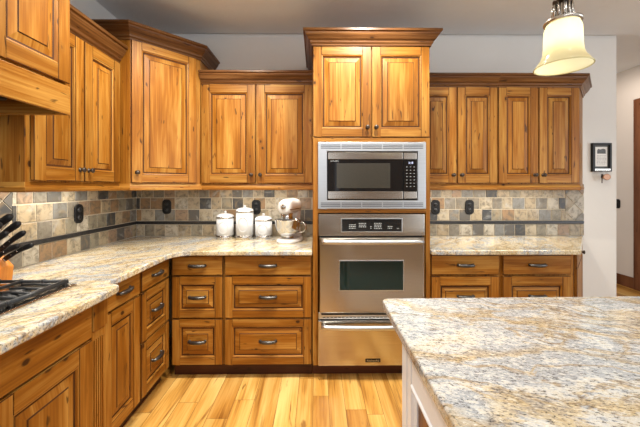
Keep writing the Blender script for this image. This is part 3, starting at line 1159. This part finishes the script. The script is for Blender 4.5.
KB = Vector((-1.540, 1.475, 0.914))
t = thing('knife_block', 'orange wooden knife block behind the cooktop', 'knife block', tuple(KB), 0)
# block section in x-z, leaning away from the room; slanted top faces the room
prof = [(-0.085, 0.0), (0.080, 0.0), (0.088, 0.070), (0.020, 0.140), (-0.085, 0.215)]
m = MB()
rings = [[(px, -0.05, pz) for px, pz in prof], [(px, 0.05, pz) for px, pz in prof]]
for k in range(len(prof)):
    j = (k + 1) % len(prof)
    m.face([rings[0][k], rings[0][j], rings[1][j], rings[1][k]], (0.5, 0, 0.8))
m.face(rings[0], (0.5, 0, 0.8))
m.face(list(reversed(rings[1])), (0.5, 0, 0.8))
m.build('block_body', BLOCKWOOD, t, bevel=0.004)


def knife(label, p, d, ln, r, tw=0.0):
    """handle along d from p (a point on the block face); the blade is inside the block"""
    d = Vector(d).normalized()
    t = thing('kitchen_knife', label, 'knife', tuple(KB + Vector(p)), 0, 'black-handled knives in the block')
    m = MB()
    u = Vector((-d.z, 0, d.x))
    pts = [d * (ln * s) + u * (0.004 * math.sin(PI * s) - 0.005 * s ** 3) for s in (0.05, 0.2, 0.4, 0.6, 0.8, 0.93, 1.0)]
    m.tube(pts, [0.68 * r * q for q in (0.95, 1.0, 0.9, 0.95, 1.1, 1.05, 0.55)], 10, up=u, flat=1.55)
    h = m.build('handle', BLACK, t)
    m = MB()
    m.tube([d * 0.001, d * (ln * 0.06)], [r * 0.62, r * 0.65], 10, up=u, flat=1.55)
    m.build('bolster', POLISHED, t)
    m = MB()
    side = d.cross(u).normalized()
    for s in (0.3, 0.5, 0.7):
        for sg in (-1, 1):
            c = d * (ln * s) + u * (0.004 * math.sin(PI * s) - 0.005 * s ** 3)
            m.lathe([(0.003, 0), (0.003, r * 0.66), (0, r * 0.68)], c, 8, axis=tuple(side * sg))
    m.build('rivets', POLISHED, h)
    return t


kd = (0.77, -0.02, 0.62)


def on_face(px):
    """height of the block's slanted top above px"""
    return 0.140 + (0.020 - px) * 0.075 / 0.105 if px < 0.020 else 0.070 + (0.088 - px) * 0.070 / 0.068


for lab, px, py, ln, r, dd in (
        ('largest black knife handle, at the top of the block near the tile wall', -0.066, -0.028, 0.135, 0.0165, kd),
        ('large black knife handle in the top row, on the block side facing the corner', -0.050, 0.026, 0.165, 0.0165, kd),
        ('second black knife handle from the top on the cooktop side of the block', -0.026, -0.028, 0.140, 0.0145, kd),
        ('second black knife handle from the top on the corner side of the block', -0.008, 0.026, 0.160, 0.0145, kd),
        ('third black knife handle down, on the cooktop side of the block', 0.014, -0.028, 0.125, 0.0125, kd),
        ('third black knife handle down, on the corner side of the block', 0.030, 0.026, 0.140, 0.0125, kd),
        ('slim low black knife handle near the block foot, on the cooktop side', 0.054, -0.024, 0.120, 0.0115, (0.86, -0.02, 0.50)),
        ('slim low black knife handle near the block foot, on the corner side', 0.062, 0.022, 0.125, 0.0115, (0.86, 0.05, 0.50))):
    knife(lab, (px + 0.003, py, on_face(px) + 0.006), dd, ln + 0.025, r)

# ------------------------------------------------------------------ canisters


def canister(label, x, y, r, h):
    t = thing('canister', label, 'canister', (x, y, 0.914), 0, 'white canisters')
    m = MB()
    hb = h * 0.80
    m.lathe([(0, 0.001), (r * 0.98, 0.001), (r * 0.98, hb), (r * 0.9, hb), (0, hb)], (0, 0, 0), 40)
    m.build('body', CERAMIC, t)
    m = MB()
    m.lathe([(r * 0.985, 0.0), (r * 1.02, 0.0), (r * 1.02, 0.030), (r * 0.985, 0.032)], (0, 0, 0), 40)
    bnd = m.build('base_band', POLISHED, t)
    m = MB()
    for k in range(20):
        a = 2 * PI * k / 20
        c = Vector((math.cos(a) * r * 1.02, math.sin(a) * r * 1.02, 0.016))
        m.lathe([(0.004, 0), (0.0, 0.003)], tuple(c), 6, axis=(math.cos(a), math.sin(a), 0))
    m.build('band_studs', POLISHED, bnd)
    # a shallow raised oval medallion on the front
    m = MB()
    rings = []
    for (s, o) in ((1.0, 0.0005), (0.96, 0.003), (0.86, 0.003), (0.80, 0.001)):
        ring = []
        for k in range(28):
            a = 2 * PI * k / 28
            th = -PI / 2 + 0.62 * s * math.cos(a)
            ring.append(((r * 0.98 + o) * math.cos(th), (r * 0.98 + o) * math.sin(th), hb * 0.56 + hb * 0.30 * s * math.sin(a)))
        rings.append(ring)
    m.loft(rings, caps=False)
    m.build('medallion', CERAMIC, t)
    m = MB()
    m.lathe([(r * 0.97, hb), (r * 1.015, hb), (r * 1.015, hb + 0.012), (r * 0.97, hb + 0.012)], (0, 0, 0), 40)
    lid = m.build('rim_band', POLISHED, t)
    m = MB()
    m.lathe([(r * 1.0, hb + 0.011), (r * 0.97, hb + 0.020), (r * 0.80, hb + 0.031), (r * 0.5, hb + 0.038), (0.012, hb + 0.041), (0.009, hb + 0.046), (0.013, hb + 0.052), (0.011, hb + 0.060), (0, hb + 0.063)], (0, 0, 0), 40)
    m.build('lid', CERAMIC, t)
    return t


canister('medium white lidded canister beside the tallest one, away from the mixer', -0.797, 2.745, 0.075, 0.222)
canister('tallest white lidded canister, standing in the middle of the row', -0.626, 2.735, 0.076, 0.285)
canister('shortest white lidded canister, next to the stand mixer', -0.465, 2.745, 0.075, 0.195)

# ------------------------------------------------------------------ stand mixer
t = thing('stand_mixer', 'white stand mixer with steel bowl beside the oven tower', 'mixer', (-0.215, 2.64, 0.914), 0)
t.rotation_euler.z = R(-15)      # local -y is the mixer's front


def sell(cx, cy, cz, rx, rz, n=24, e=2.4, ax='y'):
    out = []
    for k in range(n):
        a = 2 * PI * k / n
        c, s = math.cos(a), math.sin(a)
        u = math.copysign(abs(c) ** (2 / e), c) * rx
        v = math.copysign(abs(s) ** (2 / e), s) * rz
        out.append((cx + u, cy, cz + v) if ax == 'y' else (cx + u, cy + v, cz))
    return out


m = MB()
m.loft([sell(0, -0.03, 0.000, 0.098, 0.150, ax='z'), sell(0, -0.03, 0.012, 0.100, 0.152, ax='z'), sell(0, -0.03, 0.024, 0.093, 0.145, ax='z'), sell(0, -0.028, 0.030, 0.078, 0.125, ax='z')])
m.build('base', ENAMEL, t)
m = MB()
m.loft([sell(0, 0.075, 0.024, 0.070, 0.052, ax='z'), sell(0, 0.085, 0.06, 0.052, 0.040, ax='z'), sell(0, 0.088, 0.12, 0.046, 0.036, ax='z'), sell(0, 0.085, 0.19, 0.050, 0.042, ax='z'), sell(0, 0.075, 0.245, 0.056, 0.055, ax='z')])
m.build('column', ENAMEL, t)
m = MB()
hd = [(-0.185, 0.030, 0.030), (-0.180, 0.044, 0.044), (-0.165, 0.054, 0.054), (-0.12, 0.060, 0.060), (-0.04, 0.065, 0.062), (0.04, 0.066, 0.062), (0.09, 0.062, 0.058), (0.125, 0.050, 0.048), (0.140, 0.030, 0.030)]
m.loft([sell(0, y, 0.285 + 0.004 * (i > 2), rx, rz) for i, (y, rx, rz) in enumerate(hd)])
hdo = m.build('motor_head', ENAMEL, t)
m = MB()
m.loft([sell(0, -0.1805, 0.268, 0.0, 0.0, 4), sell(0, -0.170, 0.268, 0.0555, 0.008), sell(0, -0.05, 0.268, 0.0665, 0.008), sell(0, 0.06, 0.268, 0.0668, 0.008), sell(0, 0.11, 0.268, 0.056, 0.008)], caps=False)
m.build('trim_band', POLISHED, hdo)
m = MB()
m.lathe([(0.0, 0), (0.021, 0), (0.021, 0.012), (0.014, 0.016), (0, 0.016)], (0, -0.184, 0.290), 20, axis=(0, -1, 0))
m.build('hub_cap', POLISHED, hdo)
text('nameplate_lettering', 'KitchenAid', 0.026, BLACK, hdo, (-0.0672, -0.055, 0.287), (R(90), 0, R(-90)), 0.001)
m = MB()
m.lathe([(0, 0), (0.012, 0), (0.010, 0.010), (0, 0.012)], (-0.0645, 0.055, 0.262), 12, axis=(-1, 0, 0))
m.build('speed_knob', BLACK, hdo)
m = MB()
m.lathe([(0.046, 0.190), (0.046, 0.235), (0.040, 0.240)], (0, -0.100, 0), 24)
m.build('planetary_hub', POLISHED, hdo)
m = MB()
m.lathe([(0.0, 0.034), (0.048, 0.034), (0.050, 0.040), (0.042, 0.048), (0.062, 0.062), (0.088, 0.092), (0.100, 0.130), (0.104, 0.178), (0.108, 0.182), (0.106, 0.185), (0.102, 0.182), (0.098, 0.130), (0.085, 0.095), (0.055, 0.064), (0, 0.058)],
        (0, -0.085, 0), 40)
bw = m.build('bowl', POLISHED, t)
m = MB()
m.tube([(0.098, -0.085, 0.160), (0.128, -0.085, 0.162), (0.150, -0.085, 0.145), (0.152, -0.085, 0.115), (0.135, -0.085, 0.092), (0.105, -0.085, 0.082), (0.085, -0.085, 0.085)], 0.0075, 10, up=(0, 1, 0))
m.build('bowl_handle', POLISHED, bw)

# ------------------------------------------------------------------ outlets and switch


def outlet(label, loc, rz, cat='outlet', name='outlet_cover', w=0.078, h=0.130, sockets=True):
    t = thing(name, label, cat, loc, rz)
    m = MB()
    pts = []
    rr = 0.030
    for (cx, cz, a0) in ((w / 2 - rr, h / 2 - rr, 0), (-w / 2 + rr, h / 2 - rr, 90), (-w / 2 + rr, -h / 2 + rr, 180), (w / 2 - rr, -h / 2 + rr, 270)):
        pts += arc(cx, cz, rr, a0, a0 + 90, 5)
    m.loft([[(x, 0, z) for x, z in pts], [(x, -0.006, z) for x, z in pts], [(x * 0.93, -0.009, z * 0.95) for x, z in pts]], smooth=False)
    m.build('plate', BLACK, t)
    if sockets:
        for sz in (0.026, -0.026):
            m = MB()
            m.lathe([(0.017, 0), (0.017, 0.0035), (0, 0.0035)], (0, -0.009, sz), 18, axis=(0, -1, 0))
            s = m.build('socket', IRON, t)
            m = MB()
            for sx in (-0.006, 0.006):
                m.box(sx - 0.0012, sx + 0.0012, -0.0132, -0.0122, sz - 0.004, sz + 0.006)
            m.build('slots', SLOT, s)
    else:
        m = MB()
        m.box(-0.006, 0.006, -0.022, -0.008, -0.012, 0.012)
        m.build('toggle', BLACK, t)
    return t


outlet('black outlet plate on the slate above the side run, near the knives', (WL + 0.0092, 2.165, 1.178), 90)
outlet('black outlet plate on the slate under the diagonal corner cabinet', (-1.352, WB - 0.0095, 1.182), 0)
outlet('black outlet plate half hidden behind the white canisters', (-0.548, WB - 0.0095, 1.180), 0)
outlet('black outlet plate beside the oven tower', (1.075, WB - 0.0095, 1.178), 0)
outlet('black outlet plate above the bare worktop, second one from the oven tower', (1.385, WB - 0.0095, 1.178), 0)
outlet('black light switch plate on the hall wall past the white wall end', (HX - 0.001, 4.40, 1.125), -90, 'light switch', 'light_switch', 0.10, 0.13, False)

# ------------------------------------------------------------------ framed print with key hooks
t = thing('picture_frame', 'dark framed print with key hooks on the white wall', 'picture frame', (2.59, WB - 0.001, 1.63), 0)
fw, fh = 0.088, 0.130
m = MB()
m.box(-fw, -fw + 0.018, -0.026, 0, -fh, fh)
m.box(fw - 0.018, fw, -0.026, 0, -fh, fh)
m.box(-fw + 0.018, fw - 0.018, -0.026, 0, fh - 0.018, fh, (1, 0, 0))
m.box(-fw + 0.018, fw - 0.018, -0.026, 0, -fh, -fh + 0.032, (1, 0, 0))
m.build('frame', BLACK, t, bevel=0.003)
MB().box(-fw + 0.018, fw - 0.018, -0.008, 0, -fh + 0.032, fh - 0.018).build('mat_board', MATBOARD, t)
pr = MB().box(-0.050, 0.058, -0.0095, -0.0075, -0.082, 0.096).build('print', PAPER, t)
m = MB()
m.box(-0.034, 0.044, -0.0102, -0.009, 0.034, 0.064)
m.face([(-0.034, -0.0102, 0.064), (0.044, -0.0102, 0.064), (0.040, -0.0102, 0.074), (0.020, -0.0102, 0.080), (-0.006, -0.0102, 0.072), (-0.026, -0.0102, 0.078)])
m.build('printed_picture', INK, pr)
m = MB()
rs = random.Random(2)
for k in range(7):
    xx = -0.036
    while xx < 0.042:
        ww = rs.uniform(0.008, 0.02)
        m.box(xx, min(xx + ww, 0.046), -0.0102, -0.0092, 0.014 - k * 0.0125, 0.0165 - k * 0.0125)
        xx += ww + 0.005
m.build('printed_lines', INK, pr)
m = MB()
m.box(-0.072, 0.072, -0.030, -0.0255, -0.126, -0.104)
m.build('hook_plate', NICKEL, t, bevel=0.001)
for hx in (-0.048, 0.0, 0.048):
    m = MB()
    m.tube([(hx, -0.029, -0.112), (hx, -0.040, -0.120), (hx, -0.044, -0.130), (hx, -0.052, -0.128), (hx, -0.054, -0.118)], 0.0028, 6, up=(1, 0, 0))
    m.build('hook', BRONZE, t)
t = thing('key_ring', 'copper coloured key fob and keys hanging under the framed print', 'keys', (2.592, WB - 0.046, 1.495), 0)
m = MB()
m.tube([(0.014 * math.cos(2 * PI * k / 16), 0, 0.014 * math.sin(2 * PI * k / 16) - 0.004) for k in range(17)], 0.0016, 6, up=(0, 1, 0))
m.build('ring', POLISHED, t)
m = MB()
m.loft([sell(0.010, -0.006, -0.045, 0.034, 0.026, 20, 2.0), sell(0.010, -0.012, -0.045, 0.037, 0.029, 20, 2.0), sell(0.010, -0.016, -0.045, 0.030, 0.022, 20, 2.0)])
m.build('fob', COPPER, t)
m = MB()
m.box(-0.034, -0.014, -0.003, 0.001, -0.055, -0.016)
m.box(-0.029, -0.021, -0.003, 0.001, -0.10, -0.055)
m.build('key', BRONZE, t, bevel=0.001)

# ------------------------------------------------------------------ island
t = thing('kitchen_island', 'white painted island base with dark inset end panel', 'island', (0.322, 1.190, 0), -90)
IL, ID = 1.75, 1.75
m = MB()
m.box(0.0, IL, 0.0305, ID, 0.10, 0.879)
m.build('carcass', WHITEPAINT, t)
MB().box(0.04, IL - 0.04, 0.08, ID - 0.05, 0.0, 0.10).build('toe_kick', WHITEPAINT, t)
m = MB()
m.box(0.0, 0.058, 0.0, 0.03, 0.0, 0.879)
m.box(0.069, 0.112, 0.0, 0.03, 0.0, 0.879)
m.box(0.058, 0.069, 0.020, 0.03, 0.0, 0.879)
m.build('corner_post', WHITEPAINT, t, bevel=0.002)
m = MB()
m.box(0.112, 0.120, 0.016, 0.03, 0.0, 0.879)
m.box(0.120, IL, 0.0, 0.03, 0.69, 0.879, (1, 0, 0))
m.box(0.120, IL, 0.0, 0.03, 0.0, 0.16, (1, 0, 0))
for a in (0.60, 1.16):
    m.box(a, a + 0.07, 0.0, 0.03, 0.16, 0.69)
m.build('end_frame', WHITEPAINT, t, bevel=0.002)
for a, b2 in ((0.120, 0.60), (0.67, 1.16), (1.23, 1.70)):
    m = MB()
    i2 = lambda d, y: (a + d, b2 - d, 0.16 + d, 0.69 - d, y)
    m.ring(i2(0, 0.001), i2(0.004, -0.005))
    m.ring(i2(0.004, -0.005), i2(0.010, -0.005))
    m.ring(i2(0.010, -0.005), i2(0.016, 0.003))
    m.ring(i2(0.016, 0.003), i2(0.022, 0.001))
    m.ring(i2(0.022, 0.001), i2(0.034, 0.008))
    m.ring(i2(0.034, 0.008), i2(0.034, 0.013))
    fr = m.build('panel_moulding', WHITEPAINT, t)
    q = i2(0.034, 0.0125)
    p = MB()
    p.face([(q[0], q[4], q[2]), (q[1], q[4], q[2]), (q[1], q[4], q[3]), (q[0], q[4], q[3])], (0, 0, 1))
    p.build('dark_inset', DARKWOOD, fr)['label'] = 'dark brown inset panel'
m = MB()
m.sweep([(-0.0, ID - 0.1), (0.0, 0.0), (IL, 0.0)], [(0.0, 0.845), (0.006, 0.845), (0.010, 0.855), (0.020, 0.862), (0.024, 0.879), (0.0, 0.879)])
m.build('top_moulding', WHITEPAINT, t)

top = [(0.258, -0.62), (2.15, -0.62), (2.15, 1.292), (0.294, 1.262)] + arc(0.288, 1.232, 0.030, 90, 180, 5)[1:]
tag(MB().prism(top, 0.882, 0.914).build('island_countertop', GRAN_ISLAND, bevel=0.006, seg=3), 'large blue-grey and gold granite slab on the white island', 'countertop')

# ------------------------------------------------------------------ pendant lamp
PX, PY, PZ = 0.786, 1.0, 1.742
t = thing('pendant_lamp', 'lit bell-shaped glass pendant lamp hanging over the island', 'pendant lamp', (PX, PY, PZ), 0)
tG = NT('milk_glass')
tG.t.nodes.remove(tG.b)
dif = tG.n('ShaderNodeBsdfDiffuse')
dif.inputs[0].default_value = (0.80, 0.78, 0.55, 1)
trl = tG.n('ShaderNodeBsdfTranslucent')
trl.inputs[0].default_value = (0.96, 0.92, 0.62, 1)
gls = tG.n('ShaderNodeBsdfGlossy')
gls.inputs['Roughness'].default_value = 0.15
mx1, mx2 = tG.n('ShaderNodeMixShader'), tG.n('ShaderNodeMixShader')
mx1.inputs[0].default_value = 0.72
mx2.inputs[0].default_value = 0.05
tG.l(dif.outputs[0], mx1.inputs[1])
tG.l(trl.outputs[0], mx1.inputs[2])
tG.l(mx1.outputs[0], mx2.inputs[1])
tG.l(gls.outputs[0], mx2.inputs[2])
tG.l(mx2.outputs[0], tG.t.nodes['Material Output'].inputs[0])
GLASS = tG.m
m = MB()
outer = [(0.0800, 0.000), (0.0805, 0.004), (0.072, 0.018), (0.062, 0.034), (0.0555, 0.055), (0.0535, 0.085), (0.0530, 0.120), (0.0515, 0.145), (0.046, 0.163), (0.040, 0.170)]
inner_p = [(r - 0.004, h + 0.001) for r, h in reversed(outer)]
outer = [(r * 0.97, h * 0.85) for r, h in outer]
m.lathe(outer, (0, 0, 0), 48)
m.build('glass_shade', GLASS, t)
m = MB()
m.lathe([(0.0, 0.139), (0.050, 0.139), (0.052, 0.143), (0.052, 0.148), (0.048, 0.151), (0.026, 0.155), (0.024, 0.166), (0.023, 0.200), (0.016, 0.206), (0.0, 0.207)], (0, 0, 0), 32)
hold = m.build('shade_holder', NICKEL, t)
m = MB()
for k in range(12):
    a = 2 * PI * k / 12
    m.tube([(0.027 * math.cos(a), 0.027 * math.sin(a), 0.155), (0.0245 * math.cos(a), 0.0245 * math.sin(a), 0.200)], 0.004, 6)
m.build('holder_ribs', NICKEL, hold)
m = MB()
m.lathe([(0.010, 0.206), (0.027, 0.209), (0.027, 0.216), (0.008, 0.222), (0.006, 0.26), (0.006, 2.70 - PZ), (0.055, 2.715 - PZ), (0.060, 2.738 - PZ), (0, 2.739 - PZ)], (0, 0, 0), 24)
m.build('stem', BRONZE, t)
m = MB()
m.lathe([(0.0776, 0.0), (0.0792, 0.0012), (0.0786, 0.0034), (0.0760, 0.0030), (0.0752, 0.0012), (0.0776, 0.0)], (0, 0, 0), 48)
m.build('rim_lip', plain('amber_glass_lip', (0.72, 0.66, 0.36), 0.2), t)
tB = NT('lamp_bulb')
tB.base((1, 1, 1))
tB.set(Emission_Color=(1.0, 0.93, 0.80, 1), Emission_Strength=5.0)
m = MB()
m.lathe([(0.0, 0.056), (0.014, 0.060), (0.024, 0.075), (0.026, 0.092), (0.018, 0.110), (0.012, 0.122), (0.012, 0.138), (0, 0.138)], (0, 0, 0), 20)
m.build('bulb', tB.m, t)

bl = bpy.data.lights.new('pendant_bulb_light', 'POINT')
bl.energy = 0.15
bl.color = (1.0, 0.94, 0.82)
bl.shadow_soft_size = 0.024
blo = bpy.data.objects.new('pendant_bulb_light', bl)
COL.objects.link(blo)
blo.parent = t
blo.location = (0, 0, 0.085)
